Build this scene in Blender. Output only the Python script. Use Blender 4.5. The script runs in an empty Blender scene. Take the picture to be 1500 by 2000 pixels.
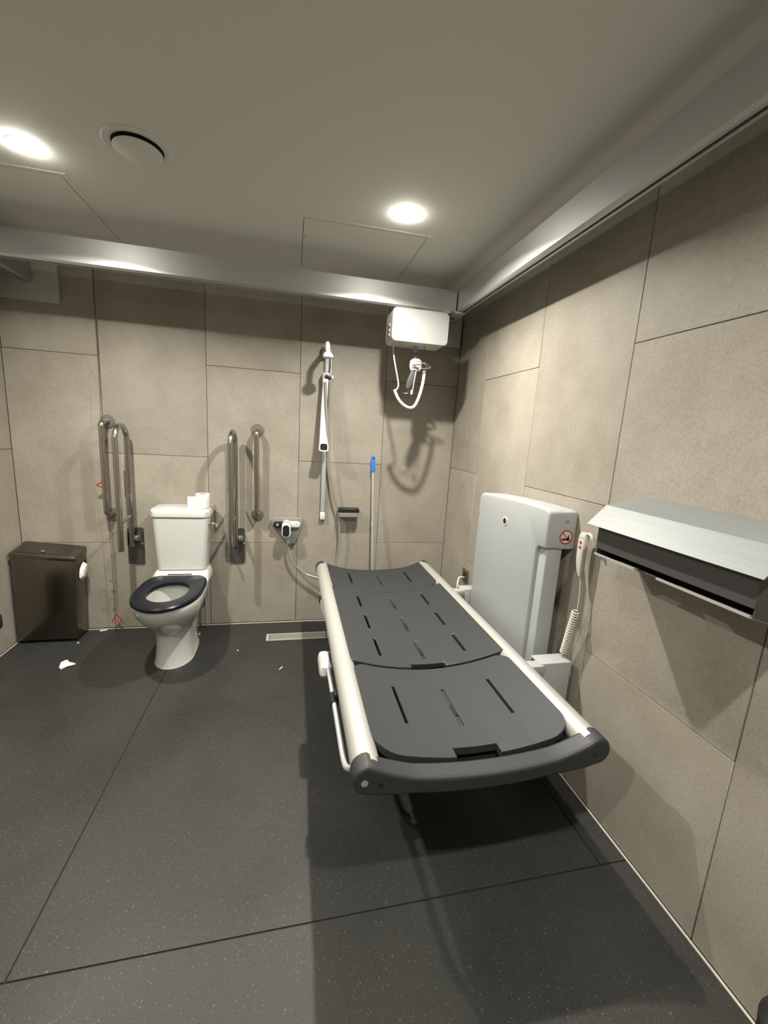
import bpy, bmesh, math, random
from mathutils import Vector, Matrix
random.seed(4)
PI = math.pi
scene = bpy.context.scene
COL = scene.collection

# ------------------------------------------------------------------ camera, world, exposure
cam_d = bpy.data.cameras.new('camera'); cam = bpy.data.objects.new('camera', cam_d); COL.objects.link(cam)
cam_d.sensor_fit = 'VERTICAL'; cam_d.sensor_height = 24.0; cam_d.sensor_width = 18.0
cam_d.lens = 24.0 * 810.43 / 2000.0
cam_d.clip_start = 0.01
r0 = (0.97529552, -0.21298438, 0.05861997)
r1 = (0.01676432, -0.19323736, -0.98100881)
r2 = (0.22026712, 0.95775622, -0.18489299)
cam.matrix_world = Matrix(((r0[0], -r1[0], -r2[0], 0), (r0[1], -r1[1], -r2[1], 0), (r0[2], -r1[2], -r2[2], 1.45), (0, 0, 0, 1)))
scene.camera = cam
w = bpy.data.worlds.new('world'); scene.world = w; w.use_nodes = True
w.node_tree.nodes['Background'].inputs[0].default_value = (0.5, 0.5, 0.5, 1)
w.node_tree.nodes['Background'].inputs[1].default_value = 0.0
vs = scene.view_settings
vs.view_transform = 'Standard'; vs.look = 'None'; vs.gamma = 1.0; vs.use_curve_mapping = False
vs.exposure = 0.0
LAMP_W = 36.0          # radiant power of each ceiling downlight
LAMPS = [(0.482, 1.992, 1.26), (-0.975, 1.992, 1.04), (0.482, 0.15, 0.74), (-0.975, 0.15, 0.74)]   # x, y, relative output
LAMP_COL = (1.0, 0.96, 0.845)

# room size (metres, floor z = 0, camera at x = y = 0)
XL, XR, YB, YF, ZC = -1.69, 1.20, 3.03, -0.95, 2.41

# ------------------------------------------------------------------ materials
MATS = {}
def mat(name, col=(.8, .8, .8), rough=.5, metal=0.0, spec=None, coat=0.0, build=None, emit=None):
    if name in MATS: return MATS[name]
    m = bpy.data.materials.new(name); m.use_nodes = True
    nt = m.node_tree; b = nt.nodes['Principled BSDF']
    b.inputs['Base Color'].default_value = (*col, 1); b.inputs['Roughness'].default_value = rough
    b.inputs['Metallic'].default_value = metal
    if spec is not None: b.inputs['Specular IOR Level'].default_value = spec
    if coat: b.inputs['Coat Weight'].default_value = coat; b.inputs['Coat Roughness'].default_value = .08
    if emit: b.inputs['Emission Color'].default_value = (*emit[0], 1); b.inputs['Emission Strength'].default_value = emit[1]
    if build: build(nt, b)
    MATS[name] = m
    return m
def nd(nt, t, **kw):
    n = nt.nodes.new(t)
    for k, v in kw.items():
        if k in n.inputs: n.inputs[k].default_value = v
        else: setattr(n, k, v)
    return n
def coords(nt, scale=(1, 1, 1), per_object=False):
    tc = nd(nt, 'ShaderNodeTexCoord'); mp = nd(nt, 'ShaderNodeMapping'); mp.inputs['Scale'].default_value = scale
    nt.links.new(tc.outputs['Object'], mp.inputs['Vector'])
    if per_object:
        oi = nd(nt, 'ShaderNodeObjectInfo'); mu = nd(nt, 'ShaderNodeMath', operation='MULTIPLY'); mu.inputs[1].default_value = 37.0
        nt.links.new(oi.outputs['Random'], mu.inputs[0]); nt.links.new(mu.outputs[0], mp.inputs['Location'])
    return mp.outputs['Vector']
def ramp(nt, fac, stops):
    r = nd(nt, 'ShaderNodeValToRGB'); e = r.color_ramp.elements
    while len(e) < len(stops): e.new(.5)
    for el, (p, c) in zip(e, stops): el.position = p; el.color = (*c, 1)
    nt.links.new(fac, r.inputs['Fac']); return r.outputs['Color']
def bump(nt, b, h, strength=.1, dist=.002):
    n = nd(nt, 'ShaderNodeBump'); n.inputs['Strength'].default_value = strength; n.inputs['Distance'].default_value = dist
    nt.links.new(h, n.inputs['Height']); nt.links.new(n.outputs['Normal'], b.inputs['Normal'])

def build_tile(nt, b):
    v = coords(nt, per_object=True)
    n1 = nd(nt, 'ShaderNodeTexNoise', Scale=3.2, Detail=6.0, Roughness=.62); nt.links.new(v, n1.inputs['Vector'])
    n2 = nd(nt, 'ShaderNodeTexNoise', Scale=140.0, Detail=3.0); nt.links.new(v, n2.inputs['Vector'])
    c = ramp(nt, n1.outputs['Fac'], [(.28, (.252, .227, .188)), (.5, (.302, .275, .232)), (.72, (.347, .318, .270))])
    s = ramp(nt, n2.outputs['Fac'], [(.30, (.78, .78, .78)), (.58, (1.03, 1.03, 1.03))])
    mx = nd(nt, 'ShaderNodeMix', data_type='RGBA', blend_type='MULTIPLY'); mx.inputs[0].default_value = .7
    nt.links.new(c, mx.inputs[6]); nt.links.new(s, mx.inputs[7])
    # every tile a slightly different tone
    oi = nd(nt, 'ShaderNodeObjectInfo'); mr = nd(nt, 'ShaderNodeMapRange'); mr.inputs['To Min'].default_value = .93; mr.inputs['To Max'].default_value = 1.05
    nt.links.new(oi.outputs['Random'], mr.inputs['Value'])
    hs = nd(nt, 'ShaderNodeHueSaturation'); nt.links.new(mr.outputs[0], hs.inputs['Value']); nt.links.new(mx.outputs[2], hs.inputs['Color'])
    nt.links.new(hs.outputs['Color'], b.inputs['Base Color'])
    bump(nt, b, n2.outputs['Fac'], .08, .001)
M_TILE = mat('beige_porcelain', (.45, .41, .33), .55, spec=.35, build=build_tile)
M_GROUT = mat('grout', (.16, .147, .12), .9)

def build_vinyl(nt, b):
    v = coords(nt)
    n1 = nd(nt, 'ShaderNodeTexNoise', Scale=2.2, Detail=5.0); nt.links.new(v, n1.inputs['Vector'])
    base = ramp(nt, n1.outputs['Fac'], [(.3, (.022, .0223, .0210)), (.7, (.032, .0322, .0300))])
    vo = nd(nt, 'ShaderNodeTexVoronoi', Scale=150.0); nt.links.new(v, vo.inputs['Vector'])
    wn = nd(nt, 'ShaderNodeTexWhiteNoise', noise_dimensions='3D'); nt.links.new(vo.outputs['Position'], wn.inputs['Vector'])
    lt = nd(nt, 'ShaderNodeMath', operation='LESS_THAN'); lt.inputs[1].default_value = .26; nt.links.new(vo.outputs['Distance'], lt.inputs[0])
    gt = nd(nt, 'ShaderNodeMath', operation='GREATER_THAN'); gt.inputs[1].default_value = .5; nt.links.new(wn.outputs['Value'], gt.inputs[0])
    an = nd(nt, 'ShaderNodeMath', operation='MULTIPLY'); nt.links.new(lt.outputs[0], an.inputs[0]); nt.links.new(gt.outputs[0], an.inputs[1])
    n3 = nd(nt, 'ShaderNodeTexNoise', Scale=420.0, Detail=2.0); nt.links.new(v, n3.inputs['Vector'])
    g = ramp(nt, n3.outputs['Fac'], [(.35, (.75, .75, .75)), (.68, (1.35, 1.35, 1.35))])
    mm = nd(nt, 'ShaderNodeMix', data_type='RGBA', blend_type='MULTIPLY'); mm.inputs[0].default_value = .8
    nt.links.new(base, mm.inputs[6]); nt.links.new(g, mm.inputs[7])
    mx = nd(nt, 'ShaderNodeMix', data_type='RGBA'); nt.links.new(an.outputs[0], mx.inputs[0])
    nt.links.new(mm.outputs[2], mx.inputs[6]); fl2 = nd(nt, 'ShaderNodeMapRange'); fl2.inputs['From Min'].default_value = .5; nt.links.new(wn.outputs['Value'], fl2.inputs['Value'])
    nt.links.new(ramp(nt, fl2.outputs[0], [(0.0, (.034, .0345, .032)), (.8, (.058, .0585, .054)), (1.0, (.125, .125, .117))]), mx.inputs[7])
    nt.links.new(mx.outputs[2], b.inputs['Base Color'])
    rr = ramp(nt, n1.outputs['Fac'], [(.3, (.42, .42, .42)), (.7, (.56, .56, .56))]); nt.links.new(rr, b.inputs['Roughness'])
    bump(nt, b, n3.outputs['Fac'], .25, .0008)
M_VINYL = mat('speckled_vinyl', (.07, .07, .066), .5, spec=.3, build=build_vinyl)
M_SEAM = mat('vinyl_weld', (.006, .006, .006), .8)

def build_paint(nt, b):
    v = coords(nt); n = nd(nt, 'ShaderNodeTexNoise', Scale=160.0, Detail=3.0); nt.links.new(v, n.inputs['Vector'])
    bump(nt, b, n.outputs['Fac'], .12, .001)
M_CEIL = mat('ceiling_paint', (.635, .64, .60), .85, build=build_paint)
M_SEAL = mat('white_sealant', (.42, .40, .35), .6)
def brushed(col_a, col_b, axis):
    def f(nt, b):
        sc = [220.0, 220.0, 220.0]; sc[axis] = 3.0
        v = coords(nt, tuple(sc)); n = nd(nt, 'ShaderNodeTexNoise', Scale=1.0, Detail=3.0); nt.links.new(v, n.inputs['Vector'])
        nt.links.new(ramp(nt, n.outputs['Fac'], [(.3, col_a), (.7, col_b)]), b.inputs['Base Color'])
        bump(nt, b, n.outputs['Fac'], .05, .0005)
    return f
M_ALU = mat('anodised_aluminium', (.48, .495, .485), .47, .85)
M_ALU2 = mat('silver_aluminium_tube', (.50, .495, .465), .42, .5)
M_STEEL = mat('brushed_steel', (.44, .42, .39), .22, 1.0)
M_BINSTEEL = mat('brushed_steel_upright', (.4, .37, .33), .27, 1.0, build=brushed((.185, .168, .142), (.21, .19, .163), 2))
M_SHEETSTEEL = mat('brushed_steel_lengthwise', (.2, .2, .2), .55, .3, build=brushed((.185, .195, .20), (.215, .225, .23), 1))
M_DARKSTEEL = mat('dark_steel_plate', (.16, .15, .14), .4, .8)
M_FLANGE = mat('dull_steel_flange', (.20, .19, .17), .5, .6)
M_CHROME = mat('chrome', (.85, .85, .84), .08, 1.0)
M_PORC = mat('white_porcelain', (.57, .575, .56), .12, coat=.5)
M_SEAT = mat('navy_seat_plastic', (.005, .007, .011), .32, spec=.22)
M_WHITE = mat('white_plastic', (.62, .615, .60), .3)
M_OFFW = mat('off_white_plastic', (.50, .49, .45), .35)
M_LGREY = mat('light_grey_plastic', (.335, .35, .355), .42)
M_MGREY = mat('mid_grey_plastic', (.24, .25, .25), .45)
M_DGREY = mat('dark_grey_plastic', (.055, .056, .058), .45)
def build_mat(nt, b):
    v = coords(nt); n = nd(nt, 'ShaderNodeTexNoise', Scale=500.0, Detail=2.0); nt.links.new(v, n.inputs['Vector'])
    bump(nt, b, n.outputs['Fac'], .2, .0006)
M_PAD = mat('slate_grey_moulded_plastic', (.0265, .0285, .0305), .5, build=build_mat)
M_CAP = mat('dark_grey_end_plastic', (.025, .027, .030), .5, build=build_mat)
M_BLACK = mat('black_plastic', (.012, .012, .013), .35)
M_VOID = mat('dark_void', (.006, .006, .006), .9)
M_RED = mat('red_plastic', (.36, .03, .022), .4)
M_BLUE = mat('blue_plastic', (.03, .17, .62), .35)
M_PAPER = mat('white_paper', (.70, .695, .67), .9)
M_PLATE = mat('wall_plate_paint', (.40, .39, .36), .7)
M_STICK = mat('sticker_vinyl', (.55, .5, .48), .4)
M_LENS = mat('lamp_lens', (1, .95, .85), .4, emit=(LAMP_COL, 120.0))
M_WATER = mat('toilet_water', (.35, .34, .30), .04)

# ------------------------------------------------------------------ mesh helpers: everything in world metres, stored relative to its thing's origin
def props(o, label=None, cat=None, group=None, kind=None):
    if label: o['label'] = label
    if cat: o['category'] = cat
    if group: o['group'] = group
    if kind: o['kind'] = kind
    return o
def thing(name, loc, label, cat, group=None, kind=None):
    o = bpy.data.objects.new(name, None); COL.objects.link(o); o.location = loc; o.empty_display_size = .05
    return props(o, label, cat, group, kind)
def root_loc(p):
    l = Vector((0, 0, 0))
    while p is not None: l += Vector(p.location); p = p.parent
    return l
def obj(name, verts, faces, m, parent=None, smooth=False, bevel=0.0, seg=2, label=None, origin=None):
    if parent is not None: off = root_loc(parent); loc = Vector((0, 0, 0))
    else:
        if origin is None:
            xs = [v[0] for v in verts]; ys = [v[1] for v in verts]; zs = [v[2] for v in verts]
            origin = ((min(xs) + max(xs)) / 2, (min(ys) + max(ys)) / 2, min(zs))
        off = Vector(origin); loc = off
    me = bpy.data.meshes.new(name)
    me.from_pydata([tuple(Vector(v) - off) for v in verts], [], faces); me.update()
    bm = bmesh.new(); bm.from_mesh(me); bmesh.ops.recalc_face_normals(bm, faces=bm.faces)
    if bevel > 0:
        eds = [e for e in bm.edges if len(e.link_faces) == 2 and e.calc_face_angle(0) > .6]
        bmesh.ops.bevel(bm, geom=eds, offset=bevel, segments=seg, profile=.5, affect='EDGES', clamp_overlap=True)
    bm.to_mesh(me); bm.free()
    if smooth:
        for p in me.polygons: p.use_smooth = True
        try: me.set_sharp_from_angle(angle=math.radians(40))
        except Exception: pass
    me.materials.append(m)
    o = bpy.data.objects.new(name, me); COL.objects.link(o); o.location = loc
    if parent is not None: o.parent = parent
    if label: o['label'] = label
    return o
BF = [(0, 3, 2, 1), (4, 5, 6, 7), (0, 1, 5, 4), (1, 2, 6, 5), (2, 3, 7, 6), (3, 0, 4, 7)]
def box(name, x0, x1, y0, y1, z0, z1, m, parent=None, bevel=0.0, seg=2, **k):
    v = [(x0, y0, z0), (x1, y0, z0), (x1, y1, z0), (x0, y1, z0), (x0, y0, z1), (x1, y0, z1), (x1, y1, z1), (x0, y1, z1)]
    return obj(name, v, BF, m, parent, bevel=bevel, seg=seg, smooth=bevel > 0, **k)
def hexa(name, v8, m, parent=None, bevel=0.0, **k):
    return obj(name, v8, BF, m, parent, bevel=bevel, smooth=bevel > 0, **k)
def prism(name, poly, axis, a, b, m, parent=None, bevel=0.0, seg=2, smooth=False, **k):
    n = len(poly)
    def P(p, t): return {'x': (t, p[0], p[1]), 'y': (p[0], t, p[1]), 'z': (p[0], p[1], t)}[axis]
    v = [P(p, a) for p in poly] + [P(p, b) for p in poly]
    f = [tuple(range(n))[::-1], tuple(range(n, 2 * n))] + [(i, (i + 1) % n, n + (i + 1) % n, n + i) for i in range(n)]
    return obj(name, v, f, m, parent, bevel=bevel, seg=seg, smooth=smooth or bevel > 0, **k)
def loft(name, rings, m, parent=None, cap0=True, cap1=True, closed=False, smooth=True, **k):
    n = len(rings[0]); v = [p for r in rings for p in r]; f = []
    R = len(rings)
    for i in range(R if closed else R - 1):
        a = i * n; b = ((i + 1) % R) * n
        for j in range(n): f.append((a + j, a + (j + 1) % n, b + (j + 1) % n, b + j))
    if not closed:
        if cap0: f.append(tuple(range(n))[::-1])
        if cap1: f.append(tuple(range((R - 1) * n, R * n)))
    return obj(name, v, f, m, parent, smooth=smooth, **k)
def catmull(pts, sub=6):
    p = [Vector(q) for q in pts]; out = []
    for i in range(len(p) - 1):
        a = p[max(i - 1, 0)]; b = p[i]; c = p[i + 1]; d = p[min(i + 2, len(p) - 1)]
        for s in range(sub):
            t = s / sub
            out.append(.5 * ((2 * b) + (c - a) * t + (2 * a - 5 * b + 4 * c - d) * t * t + (3 * b - a - 3 * c + d) * t ** 3))
    out.append(p[-1]); return out
def tube_geo(pts, r, n=10):
    p = [Vector(q) for q in pts]; rr = r if isinstance(r, (list, tuple)) else [r] * len(p)
    t = [(p[min(i + 1, len(p) - 1)] - p[max(i - 1, 0)]).normalized() for i in range(len(p))]
    u = t[0].orthogonal().normalized(); rings = []
    for i in range(len(p)):
        if i: u = (u - t[i] * u.dot(t[i]))
        u = u.normalized() if u.length > 1e-8 else t[i].orthogonal().normalized()
        w_ = t[i].cross(u)
        rings.append([tuple(p[i] + (u * math.cos(2 * PI * j / n) + w_ * math.sin(2 * PI * j / n)) * rr[i]) for j in range(n)])
    return rings
def tube(name, pts, r, m, parent=None, n=10, smooth_path=0, **k):
    if smooth_path: pts = catmull(pts, smooth_path)
    return loft(name, tube_geo(pts, r, n), m, parent, **k)
def bend(pts, rad, sub=6):
    """polyline with rounded corners of radius rad"""
    p = [Vector(q) for q in pts]; out = [p[0]]
    for i in range(1, len(p) - 1):
        a = (p[i - 1] - p[i]); b = (p[i + 1] - p[i]); d = min(rad, a.length * .49, b.length * .49)
        s = p[i] + a.normalized() * d; e = p[i] + b.normalized() * d
        for j in range(sub + 1):
            t = j / sub; out.append(s * (1 - t) ** 2 + p[i] * 2 * t * (1 - t) + e * t * t)
    out.append(p[-1]); return out
def cyl(name, c, axis, r, h, m, parent=None, n=24, r2=None, bevel=0.0, **k):
    r2 = r if r2 is None else r2
    def P(a, rad, t):
        q = (math.cos(a) * rad, math.sin(a) * rad)
        return {'x': (c[0] + t, c[1] + q[0], c[2] + q[1]), 'y': (c[0] + q[0], c[1] + t, c[2] + q[1]), 'z': (c[0] + q[0], c[1] + q[1], c[2] + t)}[axis]
    if bevel:
        prof = [(r - bevel, 0), (r, bevel), (r2, h - bevel), (r2 - bevel, h)]
    else: prof = [(r, 0), (r2, h)]
    return loft(name, [[P(2 * PI * j / n, rad, t) for j in range(n)] for rad, t in prof], m, parent, **k)
def lathe(name, c, axis, prof, m, parent=None, n=28, closed=False, cap0=True, cap1=True, **k):
    def P(a, rad, t):
        q = (math.cos(a) * rad, math.sin(a) * rad)
        return {'x': (c[0] + t, c[1] + q[0], c[2] + q[1]), 'y': (c[0] + q[0], c[1] + t, c[2] + q[1]), 'z': (c[0] + q[0], c[1] + q[1], c[2] + t)}[axis]
    return loft(name, [[P(2 * PI * j / n, max(rad, 1e-4), t) for j in range(n)] for rad, t in prof], m, parent, closed=closed, cap0=cap0, cap1=cap1, **k)
def rrect(cx, cy, hx, hy, r, z, q=5):
    out = []
    for sx, sy, a0 in ((1, 1, 0), (-1, 1, PI / 2), (-1, -1, PI), (1, -1, 1.5 * PI)):
        for i in range(q + 1):
            a = a0 + PI / 2 * i / q
            out.append((cx + sx * (hx - r) + r * math.cos(a), cy + sy * (hy - r) + r * math.sin(a), z))
    return out
def egg(cx, yf, yb, hw, z, n=40, pb=3.2, mid=None):
    """toilet outline: elliptical to the front (small y), squarish to the back"""
    ym = mid if mid is not None else yf + min(1.3 * hw, (yb - yf) * .6); out = []
    for i in range(n):
        a = 2 * PI * i / n; c = math.cos(a); s = math.sin(a)
        if s < 0: out.append((cx + hw * c, ym + (ym - yf) * s, z))
        else:
            e = 2.0 / pb
            out.append((cx + hw * math.copysign(abs(c) ** e, c), ym + (yb - ym) * abs(s) ** e, z))
    return out

# ------------------------------------------------------------------ the room shell
T = .012      # tile thickness standing proud of the wall bed
G = .0012     # half joint
def tile_wall(name, label, axis, plane, inward, cols, z_sets):
    """cols: joint positions along the wall; z_sets: for each column the joint heights"""
    a0, a1 = cols[0], cols[-1]
    lo, hi = sorted((plane + inward * -.10, plane - inward * -.0 + inward * -T))
    lo, hi = min(plane - inward * .10, plane - inward * T), max(plane - inward * .10, plane - inward * T)
    if axis == 'x': wl = box(name, a0, a1, lo, hi, 0, ZC, M_GROUT)
    else: wl = box(name, lo, hi, a0, a1, 0, ZC, M_GROUT)
    props(wl, label, 'wall', kind='structure')
    t0, t1 = sorted((plane - inward * (T + .001), plane))
    for c in range(len(cols) - 1):
        zs = z_sets[c]
        for k in range(len(zs) - 1):
            p0, p1 = cols[c] + G, cols[c + 1] - G; z0, z1 = zs[k] + G, zs[k + 1] - G
            if axis == 'x': box('tile', p0, p1, t0, t1, z0, z1, M_TILE, wl, bevel=.0012, seg=1)
            else: box('tile', t0, t1, p0, p1, z0, z1, M_TILE, wl, bevel=.0012, seg=1)
    return wl
ZA = [0.008, .622, 1.822, ZC]; ZB = [0.008, 1.224, ZC]
tile_wall('wall_back', 'back wall of large beige stone-effect tiles behind the toilet and shower', 'x', YB, -1,
          [XL, -1.178, -.552, .052, .653, XR], [ZA, ZB, ZA, ZB, ZA])
rc = [YF]; 
ry = [-.449, .151, .752, 1.357, 1.962, 2.562]
tile_wall('wall_right', 'side wall of large beige tiles behind the shower bed', 'y', XR, -1, [YF] + ry + [YB], [ZB, ZA, ZB, ZA, ZB, ZA, ZB])
tile_wall('wall_left', 'side wall of large beige tiles beside the steel bin', 'y', XL, 1, [YF] + [y + .03 for y in ry] + [YB], [ZB, ZA, ZB, ZA, ZB, ZA, ZB])
tile_wall('wall_front', 'beige tiled wall opposite the toilet', 'x', YF, 1, [XL, -1.1, -.5, .1, .7, XR], [ZA, ZB, ZA, ZB, ZA])

fl = props(box('floor', XL - .1, XR + .1, YF - .1, YB + .1, -.08, -.003, M_SEAM), 'dark grey speckled vinyl floor laid in welded sheets', 'floor', kind='structure')
SG = .0028
def sheet(x0, x1, y0, y1): box('sheet', x0 + SG, x1 - SG, y0 + SG, y1 - SG, -.004, 0, M_VINYL, fl)
sheet(XL, -.70, 1.0, YB); sheet(-.70, 1.09, 1.0, YB); sheet(1.09, XR, 1.0, YB); sheet(XL, XR, YF, 1.0)
props(box('ceiling', XL - .1, XR + .1, YF - .1, YB + .1, ZC, ZC + .1, M_CEIL), 'plain off-white painted ceiling', 'ceiling', kind='structure')
def trim(n, pts, label):
    props(tube('trim_%d' % n, pts, .0042, M_SEAL, n=8), label, 'trim', kind='structure')
trim(1, [(XR - .003, YF, .003), (XR - .003, YB, .003)], 'thin white sealant line where the floor meets the wall behind the shower bed')
trim(2, [(XL, YB - .003, .001), (XR, YB - .003, .001)], 'thin white sealant line where the floor meets the back wall')
trim(3, [(XL + .003, YF, .002), (XL + .003, YB, .002)], 'thin white sealant line where the floor meets the wall beside the steel bin')

# ------------------------------------------------------------------ ceiling things
def downlight(x, y, pw, label):
    t = thing('downlight', (x, y, ZC), label, 'lamp', 'recessed ceiling downlights')
    lathe('trim_ring', (x, y, ZC), 'z', [(.043, -.001), (.043, -.0025), (.049, -.0015), (.049, 0)], M_WHITE, t, cap0=False, cap1=False)
    lathe('lens', (x, y, ZC), 'z', [(.043, -.001), (.041, -.010), (.030, -.017), (.001, -.019)], M_LENS, t, cap0=False)
    ld = bpy.data.lights.new('downlight_beam', 'AREA'); ld.shape = 'DISK'; ld.size = .06; ld.energy = LAMP_W * pw; ld.color = LAMP_COL
    ld.spread = math.radians(150)
    lo = bpy.data.objects.new('beam', ld); COL.objects.link(lo); lo.parent = t; lo.location = (0, 0, -.021)
    return t
LL = ['round recessed ceiling downlight above the shower bed', 'round recessed ceiling downlight beside the round extract vent',
      'round recessed ceiling downlight over the near end of the shower bed', 'round recessed ceiling downlight over the open floor']
for (x, y, pw), lb in zip(LAMPS, LL): downlight(x, y, pw, lb)

vx, vy = -.555, 1.868
t = thing('ceiling_vent', (vx, vy, ZC), 'round off-white ceiling extract vent with a dark gap round its disc', 'vent')
lathe('flange', (vx, vy, ZC), 'z', [(.084, 0), (.084, -.004), (.110, -.005), (.114, -.001), (.114, 0)], M_CEIL, t, cap0=False, cap1=False, n=48)
cyl('throat', (vx, vy, ZC - .0015), 'z', .0835, .001, M_VOID, t, n=40)
lathe('disc', (vx, vy, ZC), 'z', [(.010, -.002), (.010, -.012), (.076, -.012), (.080, -.015), (.080, -.018), (.076, -.0205), (.001, -.021)], M_CEIL, t, n=48)

def hatch(x0, x1, y0, y1, label, lock):
    t = thing('access_hatch', ((x0 + x1) / 2, (y0 + y1) / 2, ZC), label, 'hatch', 'ceiling access hatches')
    w_ = .022; z0, z1 = ZC - .0009, ZC
    for a in ((x0, x1, y0, y0 + w_), (x0, x1, y1 - w_, y1), (x0, x0 + w_, y0 + w_, y1 - w_), (x1 - w_, x1, y0 + w_, y1 - w_)):
        box('frame_strip', a[0], a[1], a[2], a[3], z0, z1, M_CEIL, t)
    g = .003
    box('seam', x0 + w_, x1 - w_, y0 + w_, y1 - w_, ZC - .0003, ZC, M_VOID, t)
    p = box('panel', x0 + w_ + g, x1 - w_ - g, y0 + w_ + g, y1 - w_ - g, z0 + .0001, ZC - .0004, M_CEIL, t)
    if lock: cyl('lock', (lock[0], lock[1], z0 - .001), 'z', .006, .001, M_MGREY, p, n=12)
hatch(.015, .66, 2.155, 2.80, 'square access hatch in the ceiling above the shower rail', (.05, 2.37))
hatch(-1.55, -.915, 2.155, 2.80, 'square access hatch in the ceiling above the steel bin', None)

# hoist tracks hung below the ceiling
RZ0, RZ1 = 2.192, 2.318
def rail_profile(a0, a1):
    m = (a0 + a1) / 2; s = .006
    return [(a0, RZ0 + .010), (a0 + .008, RZ0), (m - s, RZ0), (m - s, RZ0 + .03), (m - .019, RZ0 + .03), (m - .019, RZ0 + .06), (m + .019, RZ0 + .06), (m + .019, RZ0 + .03),
            (m + s, RZ0 + .03), (m + s, RZ0), (a1 - .008, RZ0), (a1, RZ0 + .010), (a1, RZ1), (a0, RZ1)]
RX = .967
def depth_rail(a0, a1, label, lbp):
    t = thing('hoist_track', ((a0 + a1) / 2, 1.0, RZ0), label, 'hoist track', None)
    prism('track_profile', rail_profile(a0, a1), 'y', YF + .001, 3.003, M_ALU, t)
    return t
depth_rail(RX, RX + .052, 'long aluminium hoist track hung along the wall above the shower bed', None)
depth_rail(-1.538, -1.486, 'aluminium hoist track above the steel bin, running to a wall plate', None)
t = thing('hoist_traverse_beam', (-.25, 2.583, RZ0), 'aluminium traverse beam of the hoist running across the room above the toilet', 'hoist track')
prism('beam_profile', rail_profile(2.557, 2.609), 'x', -1.484, RX - .006, M_ALU, t)
box('gap_shade_plate', RX - .0055, RX - .0015, 2.560, 2.606, RZ0 + .004, RZ1 - .004, M_VOID, t)  # black plate standing in for the shade in the gap at the beam end
cb = box('carriage_plate', RX - .03, RX + .035, 2.50, 2.60, RZ0 - .013, RZ0 - .003, M_ALU, t, bevel=.002)
box('carriage_wheel_bracket', RX - .025, RX + .01, 2.62, 2.70, RZ0 - .03, RZ0 + .01, M_DARKSTEEL, t, bevel=.003)
box('carriage_plate', -1.50, -1.44, 2.50, 2.60, RZ0 - .013, RZ0 - .003, M_ALU, t, bevel=.002)
for x0, x1, lb in ((.855, 1.186, 'painted square wall plate behind the white hoist in the room corner'), (-1.688, -1.357, 'painted square wall plate above the steel bin')):
    t = thing('wall_plate', ((x0 + x1) / 2, YB, 2.096), lb, 'plate', 'hoist track wall plates')
    box('plate', x0, x1, YB - .026, YB, 2.096, 2.345, M_PLATE, t, bevel=.002)
    for sx in (x0 + .03, x1 - .03):
        cyl('screw', (sx, YB - .026, 2.13), 'y', .006, -.002, M_PLATE, t, n=10)

# ------------------------------------------------------------------ the ceiling hoist
t = thing('ceiling_hoist', (.73, 2.583, 1.985), 'white box-shaped ceiling hoist with a dangling white loop under the beam', 'hoist')
hx0, hx1, hy0, hy1, hz0, hz1 = .556, .903, 2.492, 2.675, 1.985, 2.172
def hring(y, ins, rad): 
    return [(p[0], y, p[1]) for p in [(q[0], q[1]) for q in rrect((hx0 + hx1) / 2, (hz0 + hz1) / 2, (hx1 - hx0) / 2 - ins, (hz1 - hz0) / 2 - ins, rad, 0)]]
loft('housing', [hring(hy0 + .012, .0, .028), hring(hy0 + .014, .002, .026), hring(hy1 - .012, .002, .026), hring(hy1, .014, .016)], M_OFFW, t)
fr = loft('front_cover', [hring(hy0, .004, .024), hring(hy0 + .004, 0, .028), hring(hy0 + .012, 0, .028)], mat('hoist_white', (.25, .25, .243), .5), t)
cyl('emblem', (.878, hy0 - .0006, 2.008), 'y', .006, .001, M_LGREY, fr, n=12)
for z in (2.085, 2.055, 2.03): box('side_button', hx0 - .002, hx0 + .003, 2.56, 2.60, z - .008, z + .008, M_MGREY, t, bevel=.002)
for y in (2.555, 2.61): box('suspension_lug', .70, .76, y - .004, y + .004, hz1 - .004, RZ0 + .04 if False else RZ0 - .001, M_STEEL, t)
box('strap', .716, .744, 2.581, 2.585, 1.945, 1.986, M_MGREY, t)
box('strap_buckle', .714, .748, 2.576, 2.590, 1.925, 1.948, M_DARKSTEEL, t, bevel=.003)
tube('carabiner', bend([(.731, 2.583, 1.927), (.728, 2.583, 1.90), (.729, 2.583, 1.875)], .01), .005, M_CHROME, t, n=8)
hub = loft('spreader_hub', [rrect(.738, 2.583, .020, .016, .012, 1.912), rrect(.738, 2.583, .036, .022, .02, 1.900), rrect(.738, 2.583, .038, .024, .02, 1.866), rrect(.738, 2.583, .030, .020, .018, 1.842)], M_WHITE, t)
box('hub_slot', .722, .754, 2.556, 2.566, 1.842, 1.862, M_MGREY, hub, bevel=.002)
tube('sling_hook', bend([(.708, 2.55, 1.878), (.74, 2.545, 1.892), (.79, 2.545, 1.888), (.83, 2.55, 1.868), (.80, 2.552, 1.856), (.74, 2.548, 1.858), (.708, 2.55, 1.870)], .014), .0035, M_CHROME, t, n=8)
tube('sling_hook', bend([(.765, 2.60, 1.892), (.80, 2.61, 1.895), (.826, 2.612, 1.874), (.80, 2.61, 1.860), (.768, 2.605, 1.862)], .012), .006, M_DARKSTEEL, t, n=8)
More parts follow.
